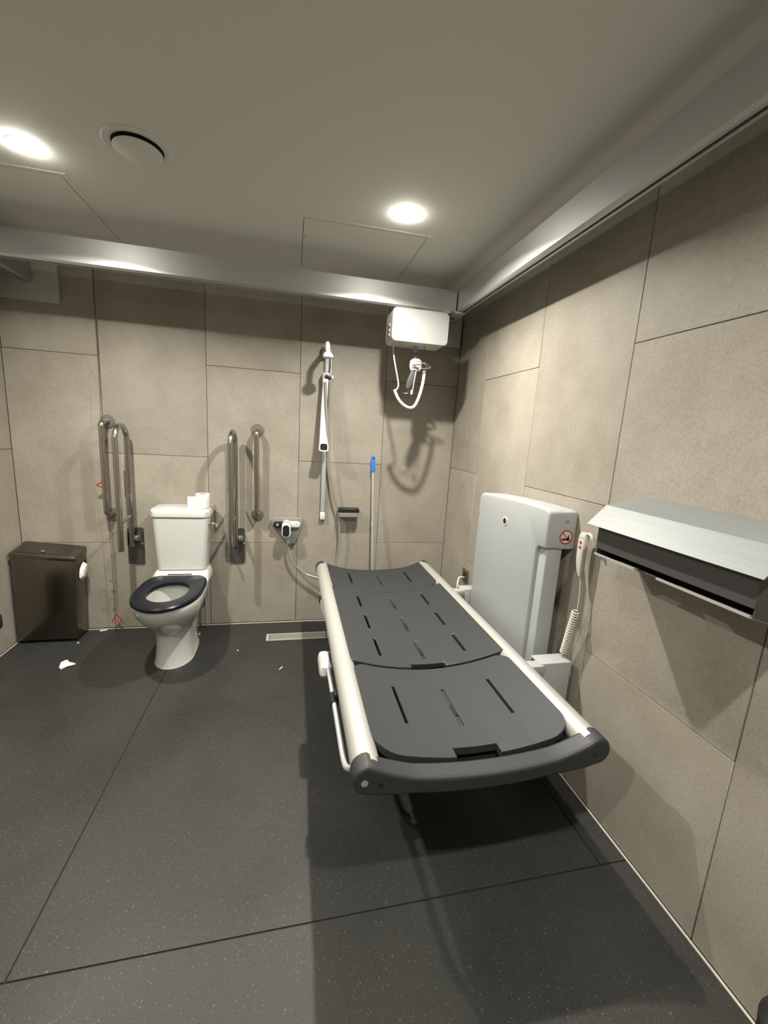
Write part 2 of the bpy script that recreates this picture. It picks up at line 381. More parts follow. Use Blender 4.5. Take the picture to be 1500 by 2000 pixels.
loft('handset', [[(p[0] + dx, p[1], z) for p in rrect(.715, 2.575, a, b, min(a, b) * .7, 0)] for z, dx, a, b in
                 ((1.846, .012, .016, .012), (1.80, .0, .022, .014), (1.76, -.012, .020, .013), (1.735, -.020, .012, .010))] if False else
     [[(p[0] + dx, p[1], z) for p in rrect(.715, 2.575, a, b, min(a, b) * .7, 0)] for z, dx, a, b in ((1.846, .012, .016, .012), (1.80, .0, .022, .014), (1.76, -.012, .020, .013), (1.735, -.020, .012, .010))], M_DGREY, t)
tube('release_cord', [(.738, 2.56, 1.845), (.730, 2.555, 1.79), (.722, 2.553, 1.73), (.718, 2.553, 1.705)], .0028, M_OFFW, t, n=6)
lathe('cord_toggle', (.716, 2.553, 1.695), 'z', [(.003, 0), (.008, .008), (.007, .022), (.003, .03)], M_WHITE, t, n=10)
tube('handset_hook', bend([(.700, 2.57, 1.738), (.696, 2.57, 1.705), (.672, 2.57, 1.706), (.660, 2.57, 1.712)], .008), .003, M_CHROME, t, n=6)
tube('control_cable', [(.587, 2.58, 1.988), (.590, 2.58, 1.96), (.600, 2.58, 1.90), (.618, 2.58, 1.83), (.632, 2.58, 1.775), (.636, 2.58, 1.745), (.628, 2.58, 1.725), (.618, 2.58, 1.716)],
     .0045, M_OFFW, t, n=8, smooth_path=4)
tube('cable_loop', [(.613, 2.58, 1.722), (.622, 2.58, 1.700), (.645, 2.58, 1.662), (.680, 2.58, 1.632), (.715, 2.58, 1.619), (.742, 2.58, 1.626), (.764, 2.58, 1.662), (.782, 2.58, 1.722), (.793, 2.58, 1.785), (.797, 2.58, 1.846)],
     .0095, M_WHITE, t, n=10, smooth_path=4)
tube('safety_cord', [(.780, 2.56, 1.988), (.781, 2.56, 1.94)], .0018, M_BLACK, t, n=6)

# ------------------------------------------------------------------ toilet
TX = -.69
t = thing('toilet', (TX, 2.66, 0), 'white close-coupled toilet with a raised cistern and navy seat', 'toilet')
outer = [egg(TX, 2.455, 2.90, .112, .0), egg(TX, 2.462, 2.90, .106, .012), egg(TX, 2.475, 2.895, .098, .10), egg(TX, 2.470, 2.895, .097, .18), egg(TX, 2.452, 2.90, .105, .225),
         egg(TX, 2.405, 2.91, .128, .268), egg(TX, 2.345, 2.92, .153, .315), egg(TX, 2.295, 2.94, .172, .365), egg(TX, 2.265, 2.97, .182, .415), egg(TX, 2.258, 3.0, .184, .442), egg(TX, 2.262, 2.998, .181, .448)]
inner = [egg(TX, 2.335, 2.70, .118, .448, pb=2.2, mid=2.50), egg(TX, 2.342, 2.695, .112, .436, pb=2.2, mid=2.50), egg(TX, 2.345, 2.70, .113, .40, pb=2.2, mid=2.5), egg(TX, 2.36, 2.695, .104, .33, pb=2.2, mid=2.51), egg(TX, 2.41, 2.68, .078, .27, pb=2.2, mid=2.54), egg(TX, 2.50, 2.66, .05, .235, pb=2.2, mid=2.58)]
pan = loft('pan', outer + inner, M_PORC, t)
loft('water', [egg(TX, 2.43, 2.672, .066, .258, pb=2.2, mid=2.555), egg(TX, 2.43, 2.672, .066, .259, pb=2.2, mid=2.555)], M_WATER, pan)
loft('cistern_shelf', [rrect(TX, 2.885, .172, .125, .05, .43), rrect(TX, 2.885, .170, .123, .05, .462), rrect(TX, 2.895, .160, .113, .05, .484), rrect(TX, 2.90, .15, .108, .04, .490)], M_PORC, pan)
for s in (-1, 1): cyl('floor_bolt_cap', (TX + s * .101, 2.80, .045), 'x', .008, s * .008, M_LGREY, pan, n=10)
loft('cistern', [rrect(TX, 2.915, .138, .085, .03, .490), rrect(TX, 2.915, .148, .098, .035, .497), rrect(TX, 2.915, .158, .103, .035, .65), rrect(TX, 2.915, .168, .108, .035, .845)], M_PORC, t)
loft('cistern_lid', [rrect(TX, 2.914, .170, .108, .04, .847), rrect(TX, 2.914, .178, .114, .045, .852), rrect(TX, 2.914, .179, .115, .045, .886), rrect(TX, 2.914, .172, .108, .045, .898), rrect(TX, 2.916, .120, .07, .04, .903)], M_PORC, t)
cyl('lid_plug', (TX + .06, 2.92, .902), 'z', .012, .002, M_LGREY, t, n=14)
so = lambda z, d: egg(TX, 2.243 + d, 2.795 - d, .187 - d, z, pb=4.0, mid=2.515)
si = lambda z, d: egg(TX, 2.352 - d, 2.655 + d, .108 + d, z, pb=2.3, mid=2.50)
seat = loft('seat', [so(.449, .006), so(.453, 0), so(.466, 0), so(.474, .008), si(.476, .016), si(.470, .002), si(.462, 0), si(.450, .0)], M_SEAT, t, closed=True)
box('hinge_block', TX - .075, TX + .075, 2.775, 2.815, .448, .482, M_SEAT, seat, bevel=.005)
for x in (TX - .10, TX + .135): cyl('seat_buffer', (x, 2.44, .440), 'z', .008, .011, M_LGREY, seat, n=10)
lv = tube('flush_lever', bend([(TX + .166, 2.86, .80), (TX + .205, 2.86, .80), (TX + .222, 2.835, .797), (TX + .222, 2.80, .785)], .012), [.008] * 15 + [.007], M_CHROME, t, n=10)
cyl('lever_rose', (TX + .163, 2.86, .80), 'x', .017, .012, M_CHROME, lv, n=18)
tube('water_pipe', [(TX + .115, 2.98, .02), (TX + .115, 2.98, .44)], .008, M_MGREY, t, n=8)

def roll_ring(r, z): return [(-.565 + r * math.cos(2 * PI * i / 24), 2.895 + r * math.sin(2 * PI * i / 24), z) for i in range(24)]
t = thing('toilet_roll', (-.565, 2.895, .903), 'part-used white toilet roll standing on the cistern lid', 'toilet roll')
loft('paper', [roll_ring(.043, .903), roll_ring(.044, .906), roll_ring(.044, .990), roll_ring(.043, .993), roll_ring(.024, .993), roll_ring(.024, .903)], M_PAPER, t, closed=True)
loft('core', [roll_ring(.0235, .9035), roll_ring(.0235, .9925), roll_ring(.0225, .9925), roll_ring(.0225, .9035)], mat('cardboard', (.30, .25, .19), .9), t, closed=True)
s0 = [(-.600, 2.869), (-.612, 2.862), (-.628, 2.864), (-.645, 2.858), (-.652, 2.862)]
prism('loose_sheet', s0 + [(x + .001, y + .003) for x, y in s0[::-1]], 'z', .904, .978, M_PAPER, t)

# ------------------------------------------------------------------ grab rails
def wall_flange(parent, x, z): lathe('flange', (x, YB, z), 'y', [(.042, -.0005), (.042, -.007), (.040, -.009), (.016, -.009)], M_FLANGE, parent, n=28)
def grab_bar(x, z0, z1, label, tilt=0.0):
    t = thing('grab_bar', (x, YB, z0), label, 'grab rail', 'straight upright grab bars')
    xo = x + tilt
    tube('bar', bend([(x, YB - .008, z0), (xo, YB - .075, z0 + .006), (xo, YB - .075, z1 - .006), (x, YB - .008, z1)], .045, 8), .0165, M_STEEL, t, n=14)
    for z in (z0, z1): wall_flange(t, x, z)
grab_bar(-1.147, .823, 1.426, 'upright stainless grab bar beside the red pull cord', -.012)
grab_bar(-.229, .830, 1.424, 'upright stainless grab bar between the drop-down rail and shower controls')
def drop_rail(x, label, mir):
    t = thing('drop_down_rail', (x, YB, .476), label, 'grab rail', 'hinged support rails folded up')
    pl = prism('wall_plate', [(p[0], p[1]) for p in rrect(x, .603, .050, .127, .014, 0)], 'y', YB - .010, YB, M_DARKSTEEL, t, smooth=True)
    for sx in (-1, 1):
        for z in (.492, .665): cyl('screw', (x + sx * .036, YB - .010, z), 'y', .006, -.003, M_STEEL, pl, n=10)
    xi = x - .004
    hg = cyl('hinge_drum', (x + .012, YB - .036, .665), 'x', .022, .030, M_CHROME, t, n=20)
    for sx in (-.030, .046): box('hinge_cheek', x + sx - .004, x + sx, YB - .06, YB - .008, .615, .705, M_DARKSTEEL, t, bevel=.003)
    cyl('hinge_bolt', (x + .046, YB - .038, .628), 'x', .008, .006, M_CHROME, t, n=12)
    yi, yo = YB - .060, YB - .215
    arch = [(xi, yi, .615), (xi, yi, 1.325)]
    cy, cr = (yi + yo) / 2, (yi - yo) / 2
    for i in range(1, 12):
        a = PI * i / 12; arch.append((xi - .012 * i / 12, cy + cr * math.cos(a), 1.325 + cr * 1.05 * math.sin(a)))
    arch += [(xi - .012, yo, 1.325), (xi - .012, yo, .625)]
    rl = tube('rail', arch, .0165, M_STEEL, t, n=14)
    cyl('end_cap', (xi - .012, yo, .6235), 'z', .0168, .004, M_DARKSTEEL, rl, n=14)
    tube('cross_strut', [(xi - .012, yo + .012, .80), (xi, yi - .008, .822)], .009, M_STEEL, t, n=10)
    tube('roll_holder', bend([(xi + .014 * mir, cy - .03, 1.13), (xi + .014 * mir, cy - .03, .965), (xi + .008 * mir, yi - .01, .965)], .02), .006, M_STEEL, t, n=8)
drop_rail(-1.020, 'folded-up stainless drop-down rail beside the upright bar with the red pull cord', 1)
drop_rail(-.364, 'folded-up stainless drop-down rail on the flush lever flank of the toilet', 1)

# ------------------------------------------------------------------ emergency pull cord
t = thing('emergency_pull_cord', (-1.157, 2.985, .07), 'red emergency pull cord with two red triangles hanging beside a grab bar', 'pull cord')
tube('cord', [(-1.165, 2.99, ZC), (-1.168, 2.99, 1.6), (-1.176, 2.985, 1.34), (-1.172, 2.985, 1.05), (-1.150, 2.985, .70), (-1.155, 2.99, .135)], .0022, mat('cord_red', (.16, .085, .065), .7), t, n=6, smooth_path=4)
def tri(a, b, c): tube('triangle', bend([a, b, c, a], .008, 3), .004, M_RED, t, n=8)
tri((-1.212, 2.965, 1.019), (-1.168, 2.975, 1.052), (-1.146, 2.985, .990)); tri((-1.152, 2.985, .131), (-1.181, 2.985, .071), (-1.118, 2.985, .072))
for z in (.37, .245): tube('cord_knot', bend([(-1.156, 2.985, z), (-1.175, 2.982, z + .006), (-1.185, 2.982, z - .004), (-1.156, 2.985, z - .005)], .006, 3), .0022, MATS['cord_red'], t, n=6)
cyl('ceiling_switch', (-1.165, 2.99, ZC - .03), 'z', .028, .03, M_WHITE, t, n=20)

# ------------------------------------------------------------------ steel waste bin
t = thing('waste_bin', (-1.505, 2.94, 0), 'brushed steel wall bin with paper poking out of its flank opening', 'bin')
bx0, bx1, by0, by1 = -1.682, -1.332, 2.862, 3.022
zf0, zf1, zb0, zb1 = .575, .543, .618, .582        # body top: front-left, front-right, back-left, back-right
body = [(bx0 + .006, by0, .02), (bx1 - .006, by0, .02), (bx1 - .010, by1, .012), (bx0, by1, .012), (bx0 + .012, by0, zf0), (bx1 + .014, by0, zf1), (bx1 + .010, by1, zb1), (bx0 + .014, by1, zb0)]
bd = hexa('body', body, M_BINSTEEL, t, bevel=.003)
lidv = [(bx0 + .008, by0 - .005, zf0), (bx1 + .018, by0 - .005, zf1), (bx1 + .013, by1 + .003, zb1), (bx0 + .010, by1 + .003, zb0),
        (bx0 + .012, by0 - .004, zf0 + .028), (bx1 + .016, by0 - .004, zf1 + .027), (bx1 + .011, by1 + .003, zb1 + .020), (bx0 + .018, by1 + .003, zb0 + .018)]
ld = hexa('lid', lidv, M_BINSTEEL, t, bevel=.003)
def lidp(u, v_, dz):   # a point on the sloping lid top
    a, b, c, d = [Vector(lidv[i]) for i in (4, 5, 6, 7)]
    p = a.lerp(b, u).lerp(d.lerp(c, u), v_); return (p.x, p.y, p.z + dz)
fp = [lidp(.08, .14, .0), lidp(.84, .14, .0), lidp(.84, .9, .0), lidp(.08, .9, .0), lidp(.08, .14, .002), lidp(.84, .14, .002), lidp(.84, .9, .002), lidp(.08, .9, .002)]
fl_ = hexa('flap', fp, M_BINSTEEL, ld)
cyl('flap_knob', lidp(.46, .24, .002), 'z', .011, .010, M_CHROME, fl_, n=16, bevel=.003)
ox = bx1 + .006
prism('opening', [(p[0], p[1]) for p in rrect(2.948, .462, .058, .052, .02, 0)], 'x', ox - .002, ox + .0065, M_VOID, t)
pts = [(2.90, .42), (2.93, .40), (2.965, .40), (2.985, .43), (2.992, .465), (2.985, .495), (2.965, .512), (2.94, .50), (2.915, .48), (2.902, .45)]
v = [(ox + .006, y, z) for y, z in pts] + [(ox + .026 + random.uniform(-.006, .006), 2.947 + (y - 2.947) * .72, .456 + (z - .456) * .72) for y, z in pts] + [(ox + .033, 2.947, .456)]
n = len(pts); f = [(i, (i + 1) % n, n + (i + 1) % n, n + i) for i in range(n)] + [(n + i, n + (i + 1) % n, 2 * n) for i in range(n)] + [tuple(range(n))[::-1]]
props(obj('crumpled_paper', v, f, M_PAPER), 'crumpled white paper stuffed in the opening of the steel bin', 'paper')
for x in (bx0 + .04, bx1 - .04):
    for y in (by0 + .02, by1 - .02): cyl('foot', (x, y, 0), 'z', .010, .021, M_BLACK, t, n=10)

# dark-lidded bin at the left wall and a black bin by the right wall
t = thing('sanitary_bin', (-1.565, 2.25, 0), 'grey sanitary bin with a black lid against the side wall', 'bin')
loft('body', [rrect(-1.585, 2.25, .080, .135, .03, 0), rrect(-1.582, 2.25, .095, .142, .03, .34)], mat('blue_grey_plastic', (.11, .13, .13), .5), t)
loft('lid', [rrect(-1.567, 2.25, .112, .152, .03, .342), rrect(-1.567, 2.25, .115, .155, .03, .352), rrect(-1.567, 2.25, .115, .155, .03, .405), rrect(-1.567, 2.25, .100, .140, .03, .432)], M_BLACK, t)
t = thing('pedal_bin', (1.105, .40, 0), 'small black bin standing against the wall below the paper roll dispenser', 'bin')
lathe('body', (1.110, .438, 0), 'z', [(.074, 0), (.078, .005), (.082, .20)], M_BLACK, t)
lathe('lid', (1.110, .438, .20), 'z', [(.084, 0), (.084, .01), (.06, .035), (.001, .042)], M_BLACK, t)
box('pedal', 1.085, 1.125, .325, .37, .006, .016, M_BLACK, t, bevel=.003)

# ------------------------------------------------------------------ shower set
t = thing('shower_rail', (.22, YB, .82), 'wall-mounted grey shower rail with white folding arm and shower head', 'shower')
box('rail', .214, .246, YB - .030, YB - .004, .82, 2.012, M_LGREY, t, bevel=.008, seg=3)
box('end_cap', .212, .248, YB - .033, YB - .002, .805, .862, M_WHITE, t, bevel=.006)
box('end_cap', .212, .248, YB - .033, YB - .002, 1.985, 2.020, M_LGREY, t, bevel=.006)
for z in (.95, 1.9): box('wall_bracket', .220, .240, YB - .008, YB, z - .02, z + .02, M_WHITE, t)
sl = box('slider', .196, .250, YB - .075, YB - .004, 1.775, 1.835, M_LGREY, t, bevel=.008)
lathe('slider_knob', (.250, YB - .055, 1.805), 'x', [(.010, 0), (.018, .004), (.018, .018), (.012, .024)], M_WHITE, sl, n=18)
lathe('knob_washer', (.226, YB - .079, 1.808), 'y', [(.012, 0), (.012, -.006), (.006, -.010)], M_BLACK, sl, n=16)
lathe('knob_washer', (.246, YB - .077, 1.800), 'y', [(.012, 0), (.012, -.006), (.006, -.010)], M_BLACK, sl, n=16)
def arm_ring(z, y, hx, hy, x=.216): return [(p[0], p[1], z) for p in rrect(x, y, hx, hy, min(hx, hy) * .55, 0)]
arm = loft('folding_arm', [arm_ring(1.79, 2.962, .019, .014, .220), arm_ring(1.60, 2.945, .020, .018, .213), arm_ring(1.42, 2.925, .026, .026, .213), arm_ring(1.345, 2.905, .031, .034, .214), arm_ring(1.312, 2.905, .031, .036, .214)], M_WHITE, t)
md = loft('arm_mouth', [[(p[0], 2.8685, p[1]) for p in rrect(.214, 1.338, .024, .022, .012, 0)], [(p[0], 2.866, p[1]) for p in rrect(.214, 1.338, .024, .022, .012, 0)]], M_BLACK, arm)
lp = rrect(.214, 1.338, .031, .029, .016, 0); li = rrect(.214, 1.338, .024, .022, .012, 0)
loft('mouth_rim', [[(p[0], 2.876, p[1]) for p in lp], [(p[0], 2.862, p[1]) for p in lp], [(p[0], 2.862, p[1]) for p in li], [(p[0], 2.876, p[1]) for p in li]], M_WHITE, arm, closed=True)
tube('arm_brace', [(.216, 2.935, 1.77), (.226, 2.915, 1.60), (.240, 2.905, 1.40), (.246, 2.905, 1.345)], .0095, mat('brace_grey_plastic', (.20, .20, .195), .45), t, n=10)  # brace in one even grey of its own
box('head_bracket', .196, .244, 2.955, YB - .006, 1.945, 2.012, M_LGREY, t, bevel=.008)
hd = tube('head_arm', bend([(.224, YB - .02, 1.995), (.218, 2.90, 1.992), (.210, 2.765, 1.985), (.211, 2.748, 1.935)], .035, 6), .0155, M_WHITE, t, n=12)
lathe('shower_head', (.213, 2.745, 1.893), 'z', [(.001, .0), (.028, .0), (.033, .004), (.034, .012), (.030, .024), (.020, .034), (.012, .040), (.012, .048)], M_WHITE, hd, n=28)

tube('hose', [(.250, 2.985, 1.985), (.256, 2.975, 1.90), (.252, 2.955, 1.79), (.248, 2.975, 1.55), (.252, 2.975, 1.31), (.297, 2.975, 1.02), (.340, 2.975, .87), (.357, 2.975, .70), (.346, 2.975, .53), (.312, 2.96, .40), (.25, 2.95, .365), (.187, 2.96, .378), (.111, 2.975, .402), (.043, 2.98, .462), (-.002, 2.985, .545), (-.012, 2.985, .63)],
     .0078, mat('grey_hose', (.30, .29, .27), .35, .3), None, n=10, smooth_path=6)
props(bpy.data.objects['hose'], 'grey flexible shower hose looping from the shower head to the mixer', 'hose'); bpy.data.objects['hose'].name = 'shower_hose'

t = thing('shower_mixer', (-.02, YB, .61), 'wall shower mixer with tapered grey plate, black and white controls and lever', 'tap')
prof = [(-.118, .818), (.078, .818), (.096, .800), (.094, .780), (.040, .632), (.028, .620), (-.010, .620), (-.024, .632), (-.134, .772), (-.136, .798)]
bp = prism('back_plate', prof, 'y', YB - .034, YB, mat('taupe_grey_plastic', (.19, .19, .18), .5), t, bevel=.006, smooth=True)
cl = prism('cold_control', [(p[0], p[1]) for p in rrect(-.066, .770, .050, .0215, .019, 0)], 'y', YB - .055, YB - .033, M_BLACK, t, bevel=.003)
lathe('control_dial', (-.088, YB - .055, .770), 'y', [(.008, .0), (.009, -.002), (.006, -.002), (.006, -.001), (.003, -.001), (.002, -.003)], M_LGREY, cl, n=16)
wc = prism('warm_control', [(p[0], p[1]) for p in rrect(.024, .772, .048, .0215, .019, 0)], 'y', YB - .055, YB - .033, M_WHITE, t, bevel=.003)
box('control_mark', .040, .052, YB - .0562, YB - .0545, .772, .775, M_LGREY, wc)
cyl('knob', (-.026, YB - .033, .772), 'y', .030, -.045, M_WHITE, t, bevel=.005)
lv = prism('lever', [(p[0], p[1]) for p in rrect(-.026, .742, .031, .052, .029, 0)], 'y', YB - .112, YB - .076, M_WHITE, t, bevel=.004)
prism('lever_inset', [(p[0], p[1]) for p in rrect(-.027, .738, .023, .041, .021, 0)], 'y', YB - .1135, YB - .111, M_BLACK, lv)
cyl('hose_outlet', (-.010, YB - .045, .612), 'z', .011, .02, M_CHROME, t, n=14)

t = thing('soap_dish', (.415, YB, .843), 'small wall soap dish with a black tray and steel rim', 'soap dish')
loft('rim', [rrect(.415, 2.982, .068, .040, .012, .840), rrect(.415, 2.982, .074, .046, .014, .868), rrect(.415, 2.982, .074, .046, .014, .872), rrect(.415, 2.982, .064, .036, .01, .872)], mat('satin_light_steel', (.42, .42, .40), .45, .5), t)
loft('tray', [rrect(.415, 2.982, .066, .038, .012, .8725), rrect(.415, 2.982, .078, .047, .014, .876), rrect(.415, 2.982, .078, .047, .014, .897), rrect(.415, 2.982, .070, .040, .012, .897), rrect(.415, 2.982, .062, .034, .01, .876)], M_BLACK, t)

t = thing('mop', (.615, 2.86, 0), 'aluminium mop handle with a blue grip leaning on the back wall', 'mop')
top = Vector((.584, 3.002, 1.29)); bot = Vector((.614, 2.87, .07)); at = lambda s: tuple(top.lerp(bot, s))
tube('pole', [at(.09), at(1)], .0105, M_ALU2, t, n=12)
tube('grip', [at(0), at(.004), at(.02), at(.055), at(.09), at(.10)], [.006, .012, .0145, .0145, .016, .012], M_BLUE, t, n=14)
tube('hang_hole', [(.584, 2.987, 1.272), (.584, 2.9835, 1.272)], .006, M_BLACK, t, n=8)
tube('adjuster', [at(.40), at(.425)], .0125, M_LGREY, t, n=12)
loft('head', [rrect(.614, 2.87, .11, .055, .02, .0), rrect(.614, 2.87, .11, .055, .02, .03), rrect(.614, 2.87, .03, .025, .015, .075)], M_BLUE, t)

t = thing('floor_drain', (.16, 2.79, 0), 'long steel-edged floor drain with a speckled insert in front of the back wall', 'drain')
dx0, dx1, dy0, dy1 = -.150, .50, 2.742, 2.838
for a in ((dx0, dx1, dy0, dy0 + .014), (dx0, dx1, dy1 - .014, dy1), (dx0, dx0 + .02, dy0 + .014, dy1 - .014), (dx1 - .02, dx1, dy0 + .014, dy1 - .014)):
    box('edge_strip', a[0], a[1], a[2], a[3], 0, .003, mat('satin_drain_steel', (.42, .41, .37), .5, .3), t)
box('channel', dx0 + .02, dx1 - .02, dy0 + .014, dy1 - .014, 0, .0006, M_SEAM, t)
box('insert', dx0 + .024, dx1 - .024, dy0 + .018, dy1 - .018, .0004, .0025, mat('drain_insert', (.22, .215, .195), .5, .2), t)

# ------------------------------------------------------------------ the shower bed
BX, HWB = .583, .362                 # centre line and tube offset
Y0, Y1 = .95, 2.775; ZT = .520; RT = .042
t = thing('shower_bed', (BX, 1.86, .20), 'wall-mounted shower changing bed with slate grey slotted panels and silver side tubes', 'shower bed')
for s in (-1, 1): cyl('side_tube', (BX + s * HWB, Y0 + .03, ZT), 'y', RT, Y1 - Y0 - .05, M_ALU2, t, n=28)
def sag(x, ze=.552, zc=.494): return zc + (ze - zc) * min(1.0, abs(x) / .335) ** 2
def panel(y0, y1, slots, rn, rf, notch=None, hw=.332, dz=0.0, label=None):
    sx = .006
    core = sorted({-.28, -.24, 0.0, .24, .28, -.13, .13, -.06, .06} | {c + d for c in (-.194, 0.0, .194) for d in (-sx, sx)} | ({-.075, .075} if notch else set()))
    core = [c for c in core if abs(c) <= .241]
    ys = {y0, y1}
    for c, a, b in slots: ys |= {a, b}
    for r, e, sg in ((rn, y0, 1), (rf, y1, -1)):
        for i in range(1, 8): ys.add(e + sg * r * (1 - math.cos(PI / 2 * i / 7)))
    if notch: ys.add(notch)
    ys = sorted(ys); yy = [ys[0]]
    for y in ys[1:]:
        if y - yy[-1] > 1e-5: yy.append(y)
    ext = []
    for y in yy[:-1]: pass
    def hwf(y):
        d = 0
        if rn and y < y0 + rn: k = (y0 + rn - y) / rn; d = max(d, rn * (1 - math.sqrt(max(0, 1 - k * k))))
        if rf and y > y1 - rf: k = (y - y1 + rf) / rf; d = max(d, rf * (1 - math.sqrt(max(0, 1 - k * k))))
        return hw - d
    nO = 4; cols = nO * 2 + len(core)
    def xs(y):
        h = hwf(y); e = [.241 + (h - .241) * i / nO for i in range(1, nO + 1)]
        return [-q for q in e[::-1]] + core + e
    TH = .026; V = []; 
    for y in yy:
        for x in xs(y): V.append((BX + x, y, sag(x) + dz))
    nt_ = len(V)
    for y in yy:
        for x in xs(y): V.append((BX + x, y, sag(x) + dz - TH))
    F = []; cells = set()
    for j in range(len(yy) - 1):
        ym = (yy[j] + yy[j + 1]) / 2; X = xs(ym)
        for i in range(cols - 1):
            xm = (X[i] + X[i + 1]) / 2
            if any(abs(xm - c) < sx and a < ym < b for c, a, b in slots): continue
            if notch and abs(xm) < .075 and ym < notch: continue
            cells.add((i, j))
    ix = lambda i, j: j * cols + i
    for i, j in cells:
        F.append((ix(i, j), ix(i + 1, j), ix(i + 1, j + 1), ix(i, j + 1)))
        F.append(tuple(nt_ + q for q in (ix(i, j), ix(i, j + 1), ix(i + 1, j + 1), ix(i + 1, j))))
        for di, dj, a, b in ((-1, 0, (i, j + 1), (i, j)), (1, 0, (i + 1, j), (i + 1, j + 1)), (0, -1, (i, j), (i + 1, j)), (0, 1, (i + 1, j + 1), (i, j + 1))):
            if (i + di, j + dj) not in cells: F.append((ix(*b), ix(*a), nt_ + ix(*a), nt_ + ix(*b)))
    used = sorted({q for f_ in F for q in f_}); mp = {q: k for k, q in enumerate(used)}
    o = obj('panel', [V[q] for q in used], [tuple(mp[q] for q in f_) for f_ in F], M_PAD, t, smooth=True, label=label)
    md = o.modifiers.new('soft_edges', 'BEVEL'); md.width = .004; md.segments = 2; md.limit_method = 'ANGLE'; md.angle_limit = math.radians(50)
    for c, a, b in slots:
        if abs(c) < .01:
            box('slot_strap', BX - .0030, BX + .0045, a + .004, b - .004, sag(0) + dz - .012, sag(0) + dz - .003, M_PAD, o)
            m_ = a + (b - a) * .42
            box('strap_clip', BX - .009, BX + .006, m_ - .032, m_ + .02, sag(0) + dz - .008, sag(0) + dz + .001, M_BLACK, o)
    return o
S3 = lambda a, b: [(-.19, a, b), (.003, a - .012, b - .012), (.20, a, b)]
S3 = lambda a, b: [(-.194, a, b), (0.0, a - .014, b - .014), (.194, a, b)]
panel(1.018, 1.497, S3(1.165, 1.370), .085, .055, notch=1.056)
panel(1.510, 2.330, S3(1.590, 1.742) + S3(1.845, 1.998) + S3(2.105, 2.262), .0, .0, notch=1.535, hw=.338, dz=.003)
panel(2.336, 2.748, S3(2.470, 2.660), .06, .02)
ty = (1.004, 2.722); tv = []; tn = 20
for y in ty:
    for i in range(tn + 1):
        x = -.345 + .69 * i / tn; tv.append((BX + x, y, sag(x) - .045))
    for i in range(tn, -1, -1):
        x = -.345 + .69 * i / tn; tv.append((BX + x, y, sag(x) - .052))
tm = 2 * (tn + 1)
obj('light_stop_tray', tv, [tuple(range(tm)), tuple(range(tm, 2 * tm))[::-1]] + [(i, (i + 1) % tm, tm + (i + 1) % tm, tm + i) for i in range(tm)], M_BLACK, t, smooth=True)  # solid black underside added to stop light falling through slots and joints
box('joint_shadow_gap', BX - .06, BX + .06, 2.3303, 2.3357, .478, .4955, M_VOID, t)
def end_cap(y0, y1):
    up, lo = [], []
    N = 26
    for i in range(N + 1):
        u = -1 + 2 * i / N; x = u * HWB
        k = 1 - u * u
        zc = ZT - .052 * (k ** .8)
        h = .046 - .019 * min(1, k * 1.6)
        up.append((BX + x, zc + h)); lo.append((BX + x, zc - h))
    arcR = [(BX + HWB + .046 * math.sin(a), ZT + .046 * math.cos(a)) for a in [PI * j / 10 for j in range(1, 10)]]
    arcL = [(BX - HWB - .046 * math.sin(a), ZT - .046 * math.cos(a)) for a in [PI * j / 10 for j in range(1, 10)]]
    c = prism('end_cap', up + arcR + lo[::-1] + arcL, 'y', y0, y1, M_CAP, t, smooth=True)
    md = c.modifiers.new('soft_edges', 'BEVEL'); md.width = .010; md.segments = 3; md.limit_method = 'ANGLE'; md.angle_limit = math.radians(60)
    return c
c = end_cap(Y0 - .004, Y0 + .058)
for x, z, m_, r in ((BX - HWB - .012, ZT - .004, M_MGREY, .010), (BX - HWB + .034, ZT - .014, M_BLACK, .007), (BX + HWB - .012, ZT - .006, M_BLACK, .007)):
    cyl('screw', (x, Y0 - .0035, z), 'y', r, -.0015, m_, c, n=14)
end_cap(Y1 - .055, Y1)
# carrying frame below the panels and the two wall uprights
for y in (1.42, 2.25):
    box('cross_bearer', BX - HWB, BX + HWB + .04, y - .02, y + .02, .43, .462, M_DARKSTEEL, t)
    box('bearer_bracket', BX + HWB, 1.035, y - .045, y + .005, .505, .548, M_LGREY, t, bevel=.004)
    u = box('upright', 1.022, 1.168, y - .035, y + .04, .20, .552, M_LGREY, t, bevel=.004)
    box('upright_slot', 1.0205, 1.024, y - .022, y + .03, .40, .545, M_BLACK, u)
# folded guard rail under the open edge
gx = BX - HWB - .050
gr = tube('guard_rail', bend([(gx + .02, .985, .535), (gx + .0, 1.03, .49), (gx, 1.10, .468), (gx - .002, 1.40, .468), (gx, 1.62, .445), (gx + .02, 1.74, .43)], .04), .0095, M_LGREY, t, n=10)
tube('guard_rail', bend([(gx + .018, 2.40, .475), (gx + .016, 2.22, .465), (gx + .03, 2.06, .455), (gx + .06, 1.98, .45)], .05), .0095, M_LGREY, t, n=10)
for y, xx in ((1.385, gx - .002), (2.33, gx + .016)): tube('rail_clip', [(xx, y - .028, .468), (xx, y + .028, .468)], .0155, M_BLACK, t, n=14)
for y, xx in ((1.385, gx - .002), (2.33, gx + .016)): box('clip_bracket', xx, BX - HWB, y - .02, y + .02, .475, .50, M_BLACK, t)
loft('release_handle', [[(gx - .008 + p[0], p[1], z) for p in rrect(0, 1.66 + dy, a, b, min(a, b) * .8, 0)] for z, a, b, dy in ((.475, .012, .035, .02), (.455, .026, .07, .03), (.42, .030, .085, .04), (.39, .022, .07, .05), (.375, .010, .035, .05))], M_WHITE, t)
